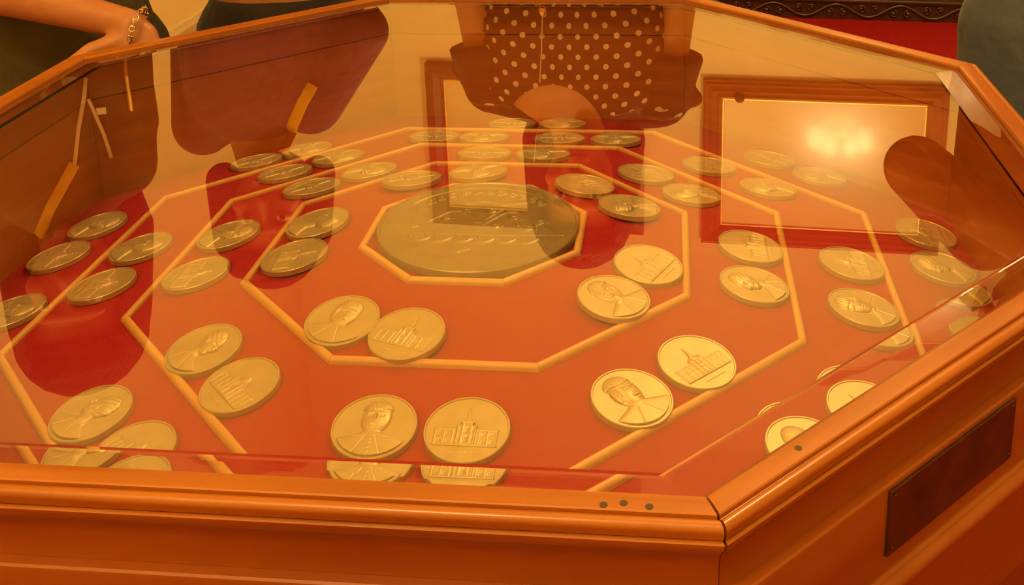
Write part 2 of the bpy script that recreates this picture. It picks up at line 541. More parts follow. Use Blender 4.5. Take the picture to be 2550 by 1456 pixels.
# the mitre at the near right corner stands open
rim_a = rail('rim_rail_open', rim_prof, .0003, .0009)
rim_b = rail('rim_rail_open', rim_prof, .0009, .0003)
for q in (rim_a, rim_b):
    q.materials.append(MAT['rim']); q.shade_smooth(); q.set_sharp_from_angle(angle=R(24))
up_prof = [(.600, .1478), (.6143, .1478), (.6128, .1455), (.6115, .1420), (.6108, .137), (.6108, .1185), (.6112, .1165), (.600, .1165)]
lo_prof = [(.600, .1163), (.6150, .1163), (.6178, .1158), (.6192, .1146), (.6198, .1128), (.6198, .047), (.600, .047)]
mo_prof = [(.600, .0468), (.6192, .0468), (.6200, .0445), (.6225, .0430)] + arc(.6225, .0360, .0070, 85, -85, 8) + [(.6225, .0275), (.6205, .0255), (.6205, -.06), (.600, -.06)]
bo_prof = [(.585, -.0602), (.612, -.0602), (.612, -Z0 + .10), (.585, -Z0 + .10)]
pl_prof = [(.585, -Z0 + .0998), (.622, -Z0 + .0998), (.632, -Z0 + .088), (.634, -Z0 + .07), (.634, -Z0 + .001), (.585, -Z0 + .001)]
in_up = [(GA, .1615), (GA, .1066), (.5995, .1066), (.5995, .1615)]
in_lo = [(GA, .1050), (GA, -.075), (.5995, -.075), (.5995, .1050)]
gl_prof = [(GA - .006, .1600), (GA - .006, .1622), (GA - .0006, .1622), (GA - .0006, .1600)]
def octo_parts(name, prof, mat, special=None, smooth=24, g=.0003):
    base = rail(name, prof, g, g)
    base.materials.append(MAT[mat]); base.shade_smooth(); base.set_sharp_from_angle(angle=R(smooth))
    outl = []
    for e in range(8):
        outl.append(obj(name, (special or {}).get(e, base), None, case, rot=(0, 0, R(45 * e - 90))))
    return outl
# local +X at facet e points to vertex (e - 1/2): the near right corner is between facets 270 (e=6) and 315 (e=7)
rails = octo_parts('rim_rail', rim_prof, 'rim', {6: rim_b, 7: rim_a})
uppers = octo_parts('upper_panel', up_prof, 'panel')
lowers = octo_parts('side_panel', lo_prof, 'panel')
octo_parts('base_moulding', mo_prof, 'panel')
octo_parts('cabinet_panel', bo_prof, 'panel')
octo_parts('plinth_board', pl_prof, 'panel')
octo_parts('inner_board', in_up, 'inner')
octo_parts('inner_board', in_lo, 'inner')
octo_parts('glass_ledge', gl_prof, 'inner')

# plugged screw holes on the rim
hole = lathe('screw_hole', [(.0001, -.0012), (.0016, -.0010), (.0020, .0001), (.0024, .0003)], 16)
hole.materials.append(MAT['screw'])
for x, y in ((.1858, -.6053), (.1974, -.6030), (.2124, -.6050), (.3039, -.5454)):
    obj('screw_hole', hole, None, case, (x, y, .1697), (0, 0, random.random()))

# engraved plaque on the near right side panel: local x runs towards the near corner
pq = obj('plaque', box('plaque', -.062, .098, .6196, .6222, .0600, .1122, .0006), 'plaque', lowers[7])
pq['label'] = 'dark tarnished metal plaque on the side panel'
for x in (-.057, .093):
    for z in (.065, .107):
        obj('plaque_screw', lathe('plaque_screw', [(.0002, -.0003), (.0016, 0), (.0014, .0004), (.0006, .0006)], 12), 'plaque', pq, (x, .6224, z), (-PI / 2, 0, 0))

# glass: flat pane and bevelled border
BWS = {0: .034, 1: .034, 2: .036, 3: .034, 4: .034, 5: .028, 6: .0225, 7: .034}   # visible bevel width per side (facet e = 45 deg * e)
GB = GT - .004
def bevel_vertex(k):
    """corner k (22.5 + 45k deg) of the inner bevel line: meeting point of the offset sides k and k+1"""
    e0, e1 = k % 8, (k + 1) % 8
    n0, n1 = [(math.cos(R(45 * e)), math.sin(R(45 * e))) for e in (e0, e1)]
    d0, d1 = GA - BWS[e0], GA - BWS[e1]
    det = n0[0] * n1[1] - n0[1] * n1[0]
    return ((d0 * n1[1] - d1 * n0[1]) / det, (n0[0] * d1 - n1[0] * d0) / det)
inn = [bevel_vertex(k) for k in range(8)]
outr = octo(GA - .0008, 0)
drop = [math.tan(R(3.8)) * .5 * (BWS[k] + BWS[(k + 1) % 8]) for k in range(8)]
v = [(x, y, GT) for x, y in inn] + [(x, y, GB) for x, y in inn]
f = [tuple(range(8)), tuple(range(15, 7, -1))]
me = bpy.data.meshes.new('glass_pane'); me.from_pydata(v, [], f)
me.materials.append(MAT['glass']); me.materials.append(MAT['clear'])
for i, p in enumerate(me.polygons):
    p.material_index = 0 if i == 0 else 1
pane = obj('glass_pane', me, None, case)
pane['label'] = 'clear glass top pane mirroring the visitors and pictures'
rings = [[(x * 1.0002, y * 1.0002, GT) for x, y in inn], [(p[0], p[1], GT - d) for p, d in zip(outr, drop)],
         [(p[0], p[1], GB) for p in outr], [(x * 1.0002, y * 1.0002, GB) for x, y in inn]]
v = sum(rings, [])
f = []
for j in range(3):          # top slope, outer edge, underside; the inner side is fused with the pane
    for i in range(8):
        i2 = (i + 1) % 8; j2 = j + 1
        f.append((j * 8 + i, j * 8 + i2, j2 * 8 + i2, j2 * 8 + i))
bev = obj('bevelled_border', mesh_pd('bevelled_border', v, f), 'bevel', pane)

# sloping felt bed: an octagonal pyramid with a flat top
SL = .0202 / .1258 / math.cos(PI / 8)      # slope per metre of apothem
def felt_z(ap):
    return SL * (.386 * math.cos(PI / 8) - ap)
A0 = .1312 * math.cos(PI / 8)
TOPZ = felt_z(A0)
sector = mesh_pd('felt_facet', [(-A0 * T8, A0, TOPZ), (A0 * T8, A0, TOPZ), (GA * T8, GA, felt_z(GA)), (-GA * T8, GA, felt_z(GA)),
                                (-A0 * T8, A0, TOPZ - .02), (A0 * T8, A0, TOPZ - .02), (GA * T8, GA, felt_z(GA) - .02), (-GA * T8, GA, felt_z(GA) - .02)],
                 [(0, 1, 2, 3), (7, 6, 5, 4), (0, 4, 5, 1), (1, 5, 6, 2), (2, 6, 7, 3), (3, 7, 4, 0)])
sector.materials.append(MAT['felt'])
for e in range(8):
    obj('felt_facet', sector, None, case, rot=(0, 0, R(45 * e - 90)))
v = octo(A0, TOPZ) + octo(A0, TOPZ - .02)
f = [tuple(range(8)), tuple(range(15, 7, -1))] + [(i, 8 + i, 8 + (i + 1) % 8, (i + 1) % 8) for i in range(8)]
obj('felt_top', mesh_pd('felt_top', v, f), 'felt', case)

# thin wooden dividers, eight per ring
def strip_prof(a):
    z = felt_z(a); wq = .0042
    return [(a - wq, z + SL * wq - .001), (a - wq, z + .0035), (a - wq * .6, z + .0052), (a, z + .0056), (a + wq * .6, z + .0044), (a + wq, z + .0024), (a + wq, z - SL * wq - .001)]
for ri, Rr in enumerate((.1312, .2612, .3866, .5127)):
    a = Rr * math.cos(PI / 8)
    special = {}
    if ri == 2:          # the near strip of the third ring sits a little further out
        d = .010
        special = {6: rail('divider_strip', strip_prof(a + d), d * (1 + T8), d * (1 + T8)),
                   5: rail('divider_strip', strip_prof(a), -d * 1.414, .0002), 7: rail('divider_strip', strip_prof(a), .0002, -d * 1.414)}
        for q in special.values():
            q.materials.append(MAT['strip']); q.shade_smooth(); q.set_sharp_from_angle(angle=R(50))
    octo_parts('divider_strip', strip_prof(a), 'strip', special, smooth=50, g=.0002)

# ------------------------------------------------------------------ medals
MR, MT = .0382, .0068
disc_me = lathe('medal_disc', [(MR * .985, 0), (MR, .0006), (MR, MT - .0007), (MR * .985, MT), (MR * .955, MT), (MR * .940, MT - .0009), (MR * .5, MT - .0010), (MR * .02, MT - .0010)], 96)
disc_me.materials.append(MAT['bronze']); disc_me.shade_smooth(); disc_me.set_sharp_from_angle(angle=R(35))

def sm(x, a, b):
    t = np.clip((x - a) / (b - a), 0, 1)
    return t * t * (3 - 2 * t)
def ell(U, V, cx, cy_, rx, ry, h, p=.5):
    d = 1 - ((U - cx) / rx) ** 2 - ((V - cy_) / ry) ** 2
    return np.where(d > 0, h * np.maximum(d, 0) ** p, 0)
def rct(U, V, x0, x1, y0, y1, h, e=.012):
    return h * sm(U, x0 - e, x0 + e) * (1 - sm(U, x1 - e, x1 + e)) * sm(V, y0 - e, y0 + e) * (1 - sm(V, y1 - e, y1 + e))

def bust(cx, cyy, yaw, sc, hair, beard, coat, tilt=0.0):
    def fn(U0, V0):
        c, s = math.cos(tilt), math.sin(tilt)
        U = U0 * c - V0 * s; V = U0 * s + V0 * c
        H = np.zeros_like(U)
        # shoulders and chest
        sh = (1 - sm(V, -.30 + .0, -.22)) * 0
        w_ = .26 + .62 * sm(-V, .16, .46)
        chest = np.clip(1 - ((U - cx * .4) / w_) ** 2, 0, 1) ** .5 * (1 - sm(V, -.24, -.12)) * .55
        H = np.maximum(H, chest)
        # lapels: V-shaped grooves, collar
        lap = np.abs(np.abs(U - cx * .6) - (.06 + .42 * np.clip(-.20 - V, 0, 1))) < .018
        H = np.where(lap & (V < -.3) & (H > .1), H - .07, H)
        if coat:
            for q in (-.42, -.54, -.66, -.78):
                H = np.maximum(H, H + ell(U, V, cx * .5 + .02, q, .03, .03, .14))
            H = np.where((np.abs(V + .34) < .012) & (np.abs(U) > .3) & (H > .1), H - .1, H)
        # neck
        H = np.maximum(H, ell(U, V, cx * .8, -.12, .15 * sc, .26, .62))
        # head
        hx, hy, rx, ry = cx, cyy, .245 * sc, .335 * sc
        head = ell(U, V, hx, hy, rx, ry, 1.0)
        face = ell(U, V, hx + .05 * yaw, hy - .06 * sc, rx * .84, ry * .86, .98)
        H = np.maximum(H, np.maximum(head * .92, face))
        fx = hx + .11 * yaw * sc
        # hair
        hr = ell(U, V, hx - .05 * yaw, hy + .10 * sc, rx * 1.10, ry * .84, 1.02) * sm(V - .25 * np.abs(U - hx) , hy + .07 * sc, hy + .13 * sc)
        if hair > 0:
            hr = hr + hair * .06 * np.sin(60 * (U + .5 * V)) * (hr > .1)
            H = np.maximum(H, hr)
        side = ell(U, V, hx - .21 * yaw * sc, hy, .10 * sc, .20 * sc, .95)
        H = np.maximum(H, side * .95)
        # eye sockets, brow, nose, mouth, ear
        for e in (-1, 1):
            H = H - ell(U, V, fx + e * .085 * sc, hy + .015 * sc, .062 * sc, .040 * sc, .20, 1)
            H = H + ell(U, V, fx + e * .085 * sc, hy + .012 * sc, .030 * sc, .020 * sc, .14, 1)
            H = H + ell(U, V, fx + e * .085 * sc, hy + .065 * sc, .075 * sc, .022 * sc, .10, 1)
        H = H + ell(U, V, fx + .012 * yaw, hy - .045 * sc, .030 * sc, .105 * sc, .26, 1)
        H = H + ell(U, V, fx + .012 * yaw, hy - .125 * sc, .048 * sc, .026 * sc, .18, 1)
        H = H - ell(U, V, fx, hy - .19 * sc, .075 * sc, .014 * sc, .16, 1)
        H = H + ell(U, V, fx, hy - .215 * sc, .055 * sc, .018 * sc, .08, 1)
        H = H + ell(U, V, hx - .20 * yaw * sc, hy - .03 * sc, .035 * sc, .075 * sc, .16, 1)
        if beard:
            H = H + ell(U, V, fx, hy - .165 * sc, .09 * sc, .022 * sc, .16, 1)
            if beard > 1:
                H = H + ell(U, V, fx, hy - .28 * sc, .13 * sc, .10 * sc, .16, .7)
        return np.maximum(H, 0)
    return fn

def profile_bust(sgn, hat=0.0):
    """head in profile looking towards sgn*U, shoulders below"""
    def fn(U0, V0):
        U = U0 * sgn / 1.3; V = (V0 + .04) / 1.3
        w_ = .18 + .60 * sm(-V, .15, .5)
        H = np.clip(1 - ((U + .05) / w_) ** 2, 0, 1) ** .5 * (1 - sm(V, -.24, -.10)) * .6
        lap = np.abs((U - .02) - .5 * (-.2 - V)) < .02
        H = np.where(lap & (V < -.2) & (H > .1), H - .08, H)
        lap = np.abs((U + .10) + .35 * (-.2 - V)) < .02
        H = np.where(lap & (V < -.2) & (H > .1), H - .07, H)
        H = np.maximum(H, ell(U, V, -.05, -.10, .155, .28, .6))
        H = np.maximum(H, ell(U, V, -.04, .27, .28, .30, .95))
        H = np.maximum(H, ell(U, V, .06, .16, .20, .30, .9))
        H = np.maximum(H, ell(U, V, .12, .00, .12, .10, .8))
        H = np.maximum(H, ell(U, V, .255, .16, .060, .085, .75))
        H = np.maximum(H, ell(U, V, .225, .21, .045, .12, .7))
        H = np.maximum(H, ell(U, V, .215, .045, .040, .035, .7))
        H = H - ell(U, V, .17, .235, .055, .035, .25, 1)
        H = H + ell(U, V, .17, .285, .070, .022, .14, 1)
        H = H - ell(U, V, .19, .065, .07, .012, .18, 1)
        H = H + ell(U, V, -.05, .18, .045, .085, .22, 1) - ell(U, V, -.04, .18, .022, .050, .2, 1)
        hair = ell(U, V, -.09, .32, .27, .29, 1.04) * sm(V - .9 * (U + .02), .16, .24)
        H = np.maximum(H, np.where(hair > .05, hair + .05 * np.sin(55 * (U * .6 + V)), 0))
        H = H + hat * ell(U, V, .16, .09, .08, .03, .18, 1)
        return np.maximum(H, 0)
    return fn

def building(tw, th_, spire, cols, wing, dome=False):
    def fn(U, V):
        g = -.46
        H = rct(U, V, -.80, .80, g - .035, g, .55)
        H = np.maximum(H, rct(U, V, -wing, wing, g, g + .44, .30))
        H = np.maximum(H, rct(U, V, -wing - .02, wing + .02, g + .42, g + .47, .48))
        H = np.maximum(H, rct(U, V, -wing, wing, g + .20, g + .225, .42))
        n = cols
        for i in range(n):
            x = -wing + .03 + (2 * wing - .06) * i / (n - 1)
            H = np.maximum(H, rct(U, V, x - .012, x + .012, g, g + .44, .60))
            if i < n - 1:
                xm = x + (wing - .03) / (n - 1)
                for z in (g + .09, g + .31):
                    H = H - rct(U, V, xm - .035, xm + .035, z - .045, z + .055, .09) * (H > .2)
                    H = np.maximum(H, rct(U, V, xm - .045, xm + .045, z + .062, z + .080, .50))
        # central block and tower
        H = np.maximum(H, rct(U, V, -tw - .07, tw + .07, g, g + .56, .55))
        for s_ in (-1, 1):
            H = np.maximum(H, rct(U, V, s_ * (tw + .03) - .022, s_ * (tw + .03) + .022, g, g + .60, .85))
            H = np.maximum(H, rct(U, V, s_ * tw * .55 - .018, s_ * tw * .55 + .018, g, g + th_ - .04, .90))
        H = np.maximum(H, rct(U, V, -tw * .75, tw * .75, g, g + th_, .70))
        H = np.maximum(H, rct(U, V, -tw * .95, tw * .95, g + th_ - .03, g + th_ + .02, .9))
        H = H - rct(U, V, -.05, .05, g + .02, g + .24, .28)
        H = H - rct(U, V, -.045, .045, g + .34, g + .50, .25)
        t = g + th_
        if dome:
            d = ell(U, V, 0, t, tw * .8, tw * 1.15, 1.0) * (V > t)
            H = np.maximum(H, d)
            H = np.maximum(H, rct(U, V, -.02, .02, t + tw, t + tw + spire, .6))
        else:
            k = np.clip(1 - (V - t) / spire, 0, 1)
            H = np.maximum(H, np.where((V > t) & (V < t + spire) & (np.abs(U) < .5 * tw * k ** 1.6 + .008), .45 + .35 * k, 0))
            H = np.maximum(H, rct(U, V, -tw * .45, tw * .45, t, t + .06, .75))
        # relief lettering-like base band
        H = np.maximum(H, np.where((np.abs(V + .66) < .014) & (np.abs(U) < .34), .18 + .12 * (np.sin(70 * U) > 0), 0))
        return np.maximum(H, 0)
    return fn

def emblem():
    """large central medal: long ground line with garlands below and ornate group above"""
    def fn(U, V):
        H = np.zeros_like(U)
        def stroke(pts, w_, h):
            nonlocal H
            for (x0, y0), (x1, y1) in zip(pts[:-1], pts[1:]):
                L2 = (x1 - x0) ** 2 + (y1 - y0) ** 2 + 1e-9
                t = np.clip(((U - x0) * (x1 - x0) + (V - y0) * (y1 - y0)) / L2, 0, 1)
                d = np.hypot(U - x0 - t * (x1 - x0), V - y0 - t * (y1 - y0))
                H = np.maximum(H, h * np.sqrt(np.maximum(1 - (d / w_) ** 2, 0)))
        stroke([(-.86, -.20), (-.3, -.23), (.3, -.23), (.86, -.20)], .014, .35)
        for i in range(6):
            x0 = -.62 + i * .21
            stroke([(x0 + .2 * t, -.30 - .09 * math.sin(PI * t)) for t in np.linspace(0, 1, 9)], .028, .7)
            H = np.maximum(H, ell(U, V, x0, -.29, .035, .045, .9))
        # central mound and pavilion, flanking wings, arches
        H = np.maximum(H, ell(U, V, 0, -.2, .52, .30, .35) * (V > -.22))
        H = np.maximum(H, ell(U, V, -.05, .0, .24, .34, .55) * (V > -.1))
        stroke([(-.50 + .5 * t, .02 + .26 * math.sin(PI * t)) for t in np.linspace(0, 1, 14)], .020, .75)
        stroke([(.06 + .52 * t, -.02 + .30 * math.sin(PI * t)) for t in np.linspace(0, 1, 14)], .020, .75)
        stroke([(.0, .0), (.20, .34), (.40, -.02)], .016, .7)
        stroke([(-.20, .44), (.0, .52), (.20, .44), (.42, .50)], .024, .8)
        for x, y in ((-.62, -.08), (-.34, .10), (-.16, .26), (.0, .02), (.18, -.06), (.34, .12), (.52, -.10), (.62, .04), (.10, .28)):
            H = np.maximum(H, ell(U, V, x, y, .045, .035, .9))
            stroke([(x + .07 * (1 - t * .6) * math.cos(5 * t), y + .07 * (1 - t * .6) * math.sin(5 * t)) for t in np.linspace(0, 1.6, 14)], .013, .7)
        # carved band of scrolls along the upper arc
        for i in range(11):
            a = R(40 + i * 10)
            x, y = .74 * math.cos(a), .74 * math.sin(a)
            stroke([(x + .055 * (1 - t * .55) * math.cos(6 * t + i), y + .055 * (1 - t * .55) * math.sin(6 * t + i)) for t in np.linspace(0, 1.5, 14)], .015, .8)
        stroke([(.86 * math.cos(R(a)), .86 * math.sin(R(a))) for a in range(30, 151, 6)], .014, .6)
        # small monogram below
        stroke([(-.05 + .05 * math.sin(5 * t), -.50 - .12 * t) for t in np.linspace(0, 1, 10)], .014, .6)
        return H
    return fn

def relief_mesh(name, fn, rad, depth, base, N=190, lim=.90, mat='bronze'):
    g = np.linspace(-lim, lim, N)
    U, V = np.meshgrid(g, g)
    H = fn(U, V)
    # a little blur to soften the die
    for _ in range(1):
        K = H.copy()
        K[1:-1, 1:-1] = (H[1:-1, 1:-1] * 4 + H[:-2, 1:-1] + H[2:, 1:-1] + H[1:-1, :-2] + H[1:-1, 2:]) / 8
        H = K
    H = np.where(U ** 2 + V ** 2 < lim ** 2 * .985, H, 0)
    use = H > .008
    pad = use.copy()
    pad[1:] |= use[:-1]; pad[:-1] |= use[1:]; pad[:, 1:] |= use[:, :-1]; pad[:, :-1] |= use[:, 1:]
    idx = -np.ones(H.shape, int)
    ii = np.argwhere(pad)
    idx[pad] = np.arange(len(ii))
    co = [(U[i, j] * rad, V[i, j] * rad, base + (H[i, j] * depth if use[i, j] else -.0004)) for i, j in ii]
    fs = []
    for i, j in ii:
        if i + 1 < N and j + 1 < N and pad[i + 1, j] and pad[i, j + 1] and pad[i + 1, j + 1]:
            fs.append((int(idx[i, j]), int(idx[i, j + 1]), int(idx[i + 1, j + 1]), int(idx[i + 1, j])))
    me = bpy.data.meshes.new(name)
    me.from_pydata(co, [], fs)
    me.update()
    me.shade_smooth()
    me.materials.append(MAT[mat])
    return me

BASE = MT - .0011
BUST = [bust(.0, .24, .0, 1.45, .5, 0, True), bust(-.03, .22, .75, 1.55, .4, 1, False), bust(.02, .24, -.7, 1.5, .6, 2, False),
        profile_bust(1), profile_bust(-1, 1.0), bust(.0, .23, .45, 1.55, .0, 1, True)]
BUST_ME = [relief_mesh('portrait_relief', fn, MR, .0046, BASE) for fn in BUST]
BLD = [building(.17, .66, .50, 8, .74), building(.15, .62, .42, 9, .76), building(.20, .56, .22, 10, .78, True)]
BLD_ME = [relief_mesh('building_relief', fn, MR, .0023, BASE) for fn in BLD]

def medal(x, y, up_ang, fac_ang, kind, var, label, grp='bronze medals laid out in pairs on red felt', tilt=None, lift=0.0):
    """x,y case coordinates; up_ang: outward direction opposite to the medal's top; fac_ang: downhill direction"""
    a = R(fac_ang); th = math.atan(SL) if tilt is None else tilt
    out = Vector((math.cos(a), math.sin(a), 0))
    nrm = (out * math.sin(th) + Vector((0, 0, math.cos(th)))).normalized()
    ap = x * out.x + y * out.y
    z = felt_z(ap) + lift
    u = -Vector((math.cos(R(up_ang)), math.sin(R(up_ang)), 0))
    vv = (u - nrm * u.dot(nrm)).normalized()
    uu = vv.cross(nrm)
    M = Matrix((uu, vv, nrm)).transposed().to_4x4()
    M.translation = Vector((x, y, z + Z0)) + nrm * .0004
    t = thing('medal', label, 'medal', group=grp)
    t.matrix_world = M
    obj('medal_disc', disc_me, None, t)
    if kind == 'p':
        obj('portrait_relief', BUST_ME[var % len(BUST_ME)], None, t)
    else:
        obj('building_relief', BLD_ME[var % len(BLD_ME)], None, t)
    return t

KN = {'p': 'bronze bust medal', 'b': 'bronze building medal'}
BN = {'A': 'band next to the big centre medal', 'B': 'second band from the centre', 'C': 'third band from the centre', 'D': 'outermost band'}
FN = {0: 'right side', 45: 'far right side', 90: 'far side', 135: 'far left side', 180: 'left side', 225: 'front left side', 270: 'front side', 315: 'front right side'}
MEDALS = [  # band, kind, x, y, variant, [note]
    ('A', 'p', -.104, -.187, 1, 'front left'), ('A', 'b', -.033, -.208, 0, 'front left'), ('A', 'p', .165, -.127, 2, 'right'), ('A', 'b', .199, -.055, 1, 'right'),
    ('A', 'p', .173, .087, 3, 'far right'), ('A', 'b', .114, .145, 0, 'far right'), ('A', 'p', -.028, .176, 0, 'far'), ('A', 'b', -.112, .153, 1, 'far'),
    ('A', 'p', -.196, .023, 4, 'left'), ('A', 'b', -.197, -.058, 0, 'left'),
    ('B', 'p', -.036, -.325, 0), ('B', 'b', .047, -.324, 0), ('B', 'p', .189, -.268, 1), ('B', 'b', .249, -.206, 1),
    ('B', 'p', .314, -.055, 4), ('B', 'b', .316, .035, 1), ('B', 'p', .250, .171, 5), ('B', 'b', .190, .236, 0),
    ('B', 'p', .044, .294, 2), ('B', 'b', -.040, .294, 2), ('B', 'p', -.188, .221, 3), ('B', 'b', -.252, .167, 0),
    ('B', 'p', -.311, .029, 1), ('B', 'b', -.310, -.069, 2), ('B', 'p', -.239, -.215, 3), ('B', 'b', -.179, -.273, 2),
    ('C', 'p', -.316, -.298, 4), ('C', 'b', -.248, -.352, 2), ('C', 'b', -.427, -.064, 2), ('C', 'p', -.425, .028, 5),
    ('C', 'b', -.322, .258, 1), ('C', 'p', -.262, .317, 1), ('C', 'b', -.137, .403, 0, 'left pair'), ('C', 'p', -.060, .403, 0, 'left pair'),
    ('C', 'b', .056, .403, 1, 'right pair'), ('C', 'p', .141, .403, 5, 'right pair'), ('C', 'b', .277, .317, 0), ('C', 'p', .354, .245, 1),
    ('C', 'b', .433, .039, 2), ('C', 'p', .430, -.062, 2), ('C', 'b', .3986, -.2181, 1), ('C', 'p', .3375, -.2809, 5),
    ('D', 'b', -.398, .343, 2), ('D', 'p', -.334, .388, 0), ('D', 'b', -.540, .037, 2), ('D', 'p', -.534, .123, 1),
    ('D', 'p', -.517, -.103, 5, 'cut'), ('D', 'b', -.033, .514, 0), ('D', 'p', .049, .516, 3), ('D', 'b', .369, .395, 1),
    ('D', 'p', .435, .337, 5), ('D', 'b', .545, .163, 2), ('D', 'p', .545, .072, 4), ('D', 'b', .550, -.040, 2, 'rim')]
PAIR = {'front left': 251, 'right': 334, 'far right': 39, 'far': 113, 'left': 185}
for rec in MEDALS:
    band, kind, x, y, var = rec[:5]
    note = rec[5] if len(rec) > 5 else None
    fa = (round(math.degrees(math.atan2(y, x)) / 45) * 45) % 360
    if band == 'A':
        lab = '%s in the %s, %s pair' % (KN[kind], BN['A'], note)
        medal(x, y, PAIR[note], PAIR[note], kind, var, lab, tilt=math.atan(SL) * .97, lift=.0012)
        continue
    lab = '%s in the %s, %s of the felt' % (KN[kind], BN[band], FN[fa])
    if note in ('left pair', 'right pair'):
        lab = '%s in the %s, far side, %s of two' % (KN[kind], BN[band], note)
    if note == 'cut':
        lab = 'bronze bust medal cut off by the left edge of the photo'
    if note == 'rim':
        lab = 'bronze medal half hidden under the right rim beneath the plaid reflection'
    medal(x, y, fa, fa, kind, var, lab)

# big centre medal
big = thing('centre_medal', 'large antique bronze medal at the top centre of the felt', 'medal', (0.003, 0.0, Z0 + TOPZ + .0002), 0)
BR = .1166
obj('medal_disc', lathe('medal_disc', [(BR * .99, 0), (BR, .001), (BR, .0095), (BR * .993, .0105), (BR * .972, .0105), (BR * .962, .0092), (BR * .4, .0090), (BR * .01, .0090)], 128), 'bronze_dark', big, smooth=35)
obj('emblem_relief', relief_mesh('emblem_relief', emblem(), BR, .0026, .0088, N=240, lim=.93, mat='bronze_dark'), None, big)

# ------------------------------------------------------------------ people
def add_capsule(bm, p0, r0, p1, r1, flat0=False, flat1=False, seg=16, sq=None):
    """tapered limb; flat ends give clean hems. sq=(axis vector, factor) squeezes the section"""
    p0, p1 = Vector(p0), Vector(p1)
    t = (p1 - p0).normalized()
    ref = Vector((0, 1, 0)) if abs(t.y) < .9 else Vector((1, 0, 0))
    s = t.cross(ref).normalized(); q = s.cross(t).normalized()
    rows = []
    if not flat0:
        for a in (90, 65, 40, 18):
            rows.append((p0 - t * r0 * math.sin(R(a)), max(r0 * math.cos(R(a)), r0 * .02)))
    rows += [(p0, r0), (p0.lerp(p1, .5), (r0 + r1) / 2), (p1, r1)]
    if not flat1:
        for a in (18, 40, 65, 90):
            rows.append((p1 + t * r1 * math.sin(R(a)), max(r1 * math.cos(R(a)), r1 * .02)))
    ring = []
    for c, r in rows:
        ring.append([bm.verts.new(c + s * r * math.cos(2 * PI * k / seg) + q * r * math.sin(2 * PI * k / seg)) for k in range(seg)])
    for A, B in zip(ring[:-1], ring[1:]):
        for k in range(seg):
            k2 = (k + 1) % seg
            bm.faces.new((A[k], A[k2], B[k2], B[k]))
    bm.faces.new(ring[0][::-1]); bm.faces.new(ring[-1])

def add_ell(bm, c, r, M=None, seg=20):
    n0 = len(bm.verts)
    ret = bmesh.ops.create_uvsphere(bm, u_segments=seg, v_segments=max(8, seg // 2), radius=1)
    M = M or Matrix.Identity(3)
    for v_ in ret['verts']:
        v_.co = Vector(c) + M @ Vector((v_.co.x * r[0], v_.co.y * r[1], v_.co.z * r[2]))

def add_loft(bm, secs, seg=28, p=2.3):
    """stack of super-elliptic sections: (centre, rx, ry, yaw)"""
    ring = []
    for c, rx, ry, yaw in secs:
        row = []
        for k in range(seg):
            a = 2 * PI * k / seg
            ca, sa = math.cos(a), math.sin(a)
            x = rx * math.copysign(abs(ca) ** (2 / p), ca); y = ry * math.copysign(abs(sa) ** (2 / p), sa)
            row.append(bm.verts.new(Vector(c) + Vector((x * math.cos(yaw) - y * math.sin(yaw), x * math.sin(yaw) + y * math.cos(yaw), 0))))
        ring.append(row)
    for A, B in zip(ring[:-1], ring[1:]):
        for k in range(seg):
            k2 = (k + 1) % seg
            bm.faces.new((A[k], A[k2], B[k2], B[k]))
    bm.faces.new(ring[0][::-1]); bm.faces.new(ring[-1])

def fuse(name, bm, voxel, smooth=4, factor=.5):
    """join overlapping closed shapes into one continuous surface"""
    bmesh.ops.recalc_face_normals(bm, faces=bm.faces[:])
    me = bpy.data.meshes.new(name + '_raw')
    bm.to_mesh(me); bm.free()
    o = bpy.data.objects.new('tmp', me)
    COL.objects.link(o)
    md = o.modifiers.new('r', 'REMESH'); md.mode = 'VOXEL'; md.voxel_size = voxel
    if smooth:
        ms = o.modifiers.new('s', 'SMOOTH'); ms.iterations = smooth; ms.factor = factor
    dg = bpy.context.evaluated_depsgraph_get()
    res = bpy.data.meshes.new_from_object(o.evaluated_get(dg))
    res.name = name
    bpy.data.objects.remove(o); bpy.data.meshes.remove(me)
    res.materials.clear()
    res.shade_smooth()
    return res

def basis(fwd, up=(0, 0, 1)):
    """columns: x = person's left, y = back, z = up"""
    f = Vector(fwd).normalized(); u = Vector(up)
    u = (u - f * u.dot(f)).normalized()
    l = u.cross(f)
    return Matrix((l, -f, u)).transposed()

def add_head(bm, c, M, s=1.0):
    def P(x, y, z): return Vector(c) + M @ Vector((x * s, y * s, z * s))
    def E(x, y, z, rx, ry, rz): add_ell(bm, P(x, y, z), (rx * s, ry * s, rz * s), M)
    E(0, .012, .030, .076, .094, .085)        # cranium
    E(0, -.030, -.020, .062, .066, .085)      # face
    E(0, -.045, -.082, .040, .040, .030)      # jaw and chin
    E(0, -.084, -.102, .016, .012, .012)      # chin point
    E(0, -.084, .020, .050, .016, .014)       # brow
    for e in (-1, 1):
        E(e * .040, -.066, -.028, .022, .024, .020)   # cheek
        E(e * .078, .012, -.008, .010, .020, .032)    # ear
    add_capsule(bm, P(0, -.092, .010), .008 * s, P(0, -.112, -.032), .012 * s)   # nose
    E(0, -.104, -.036, .017, .013, .009)
    E(0, -.090, -.066, .024, .013, .007)      # lips
    E(0, -.088, -.076, .020, .013, .007)

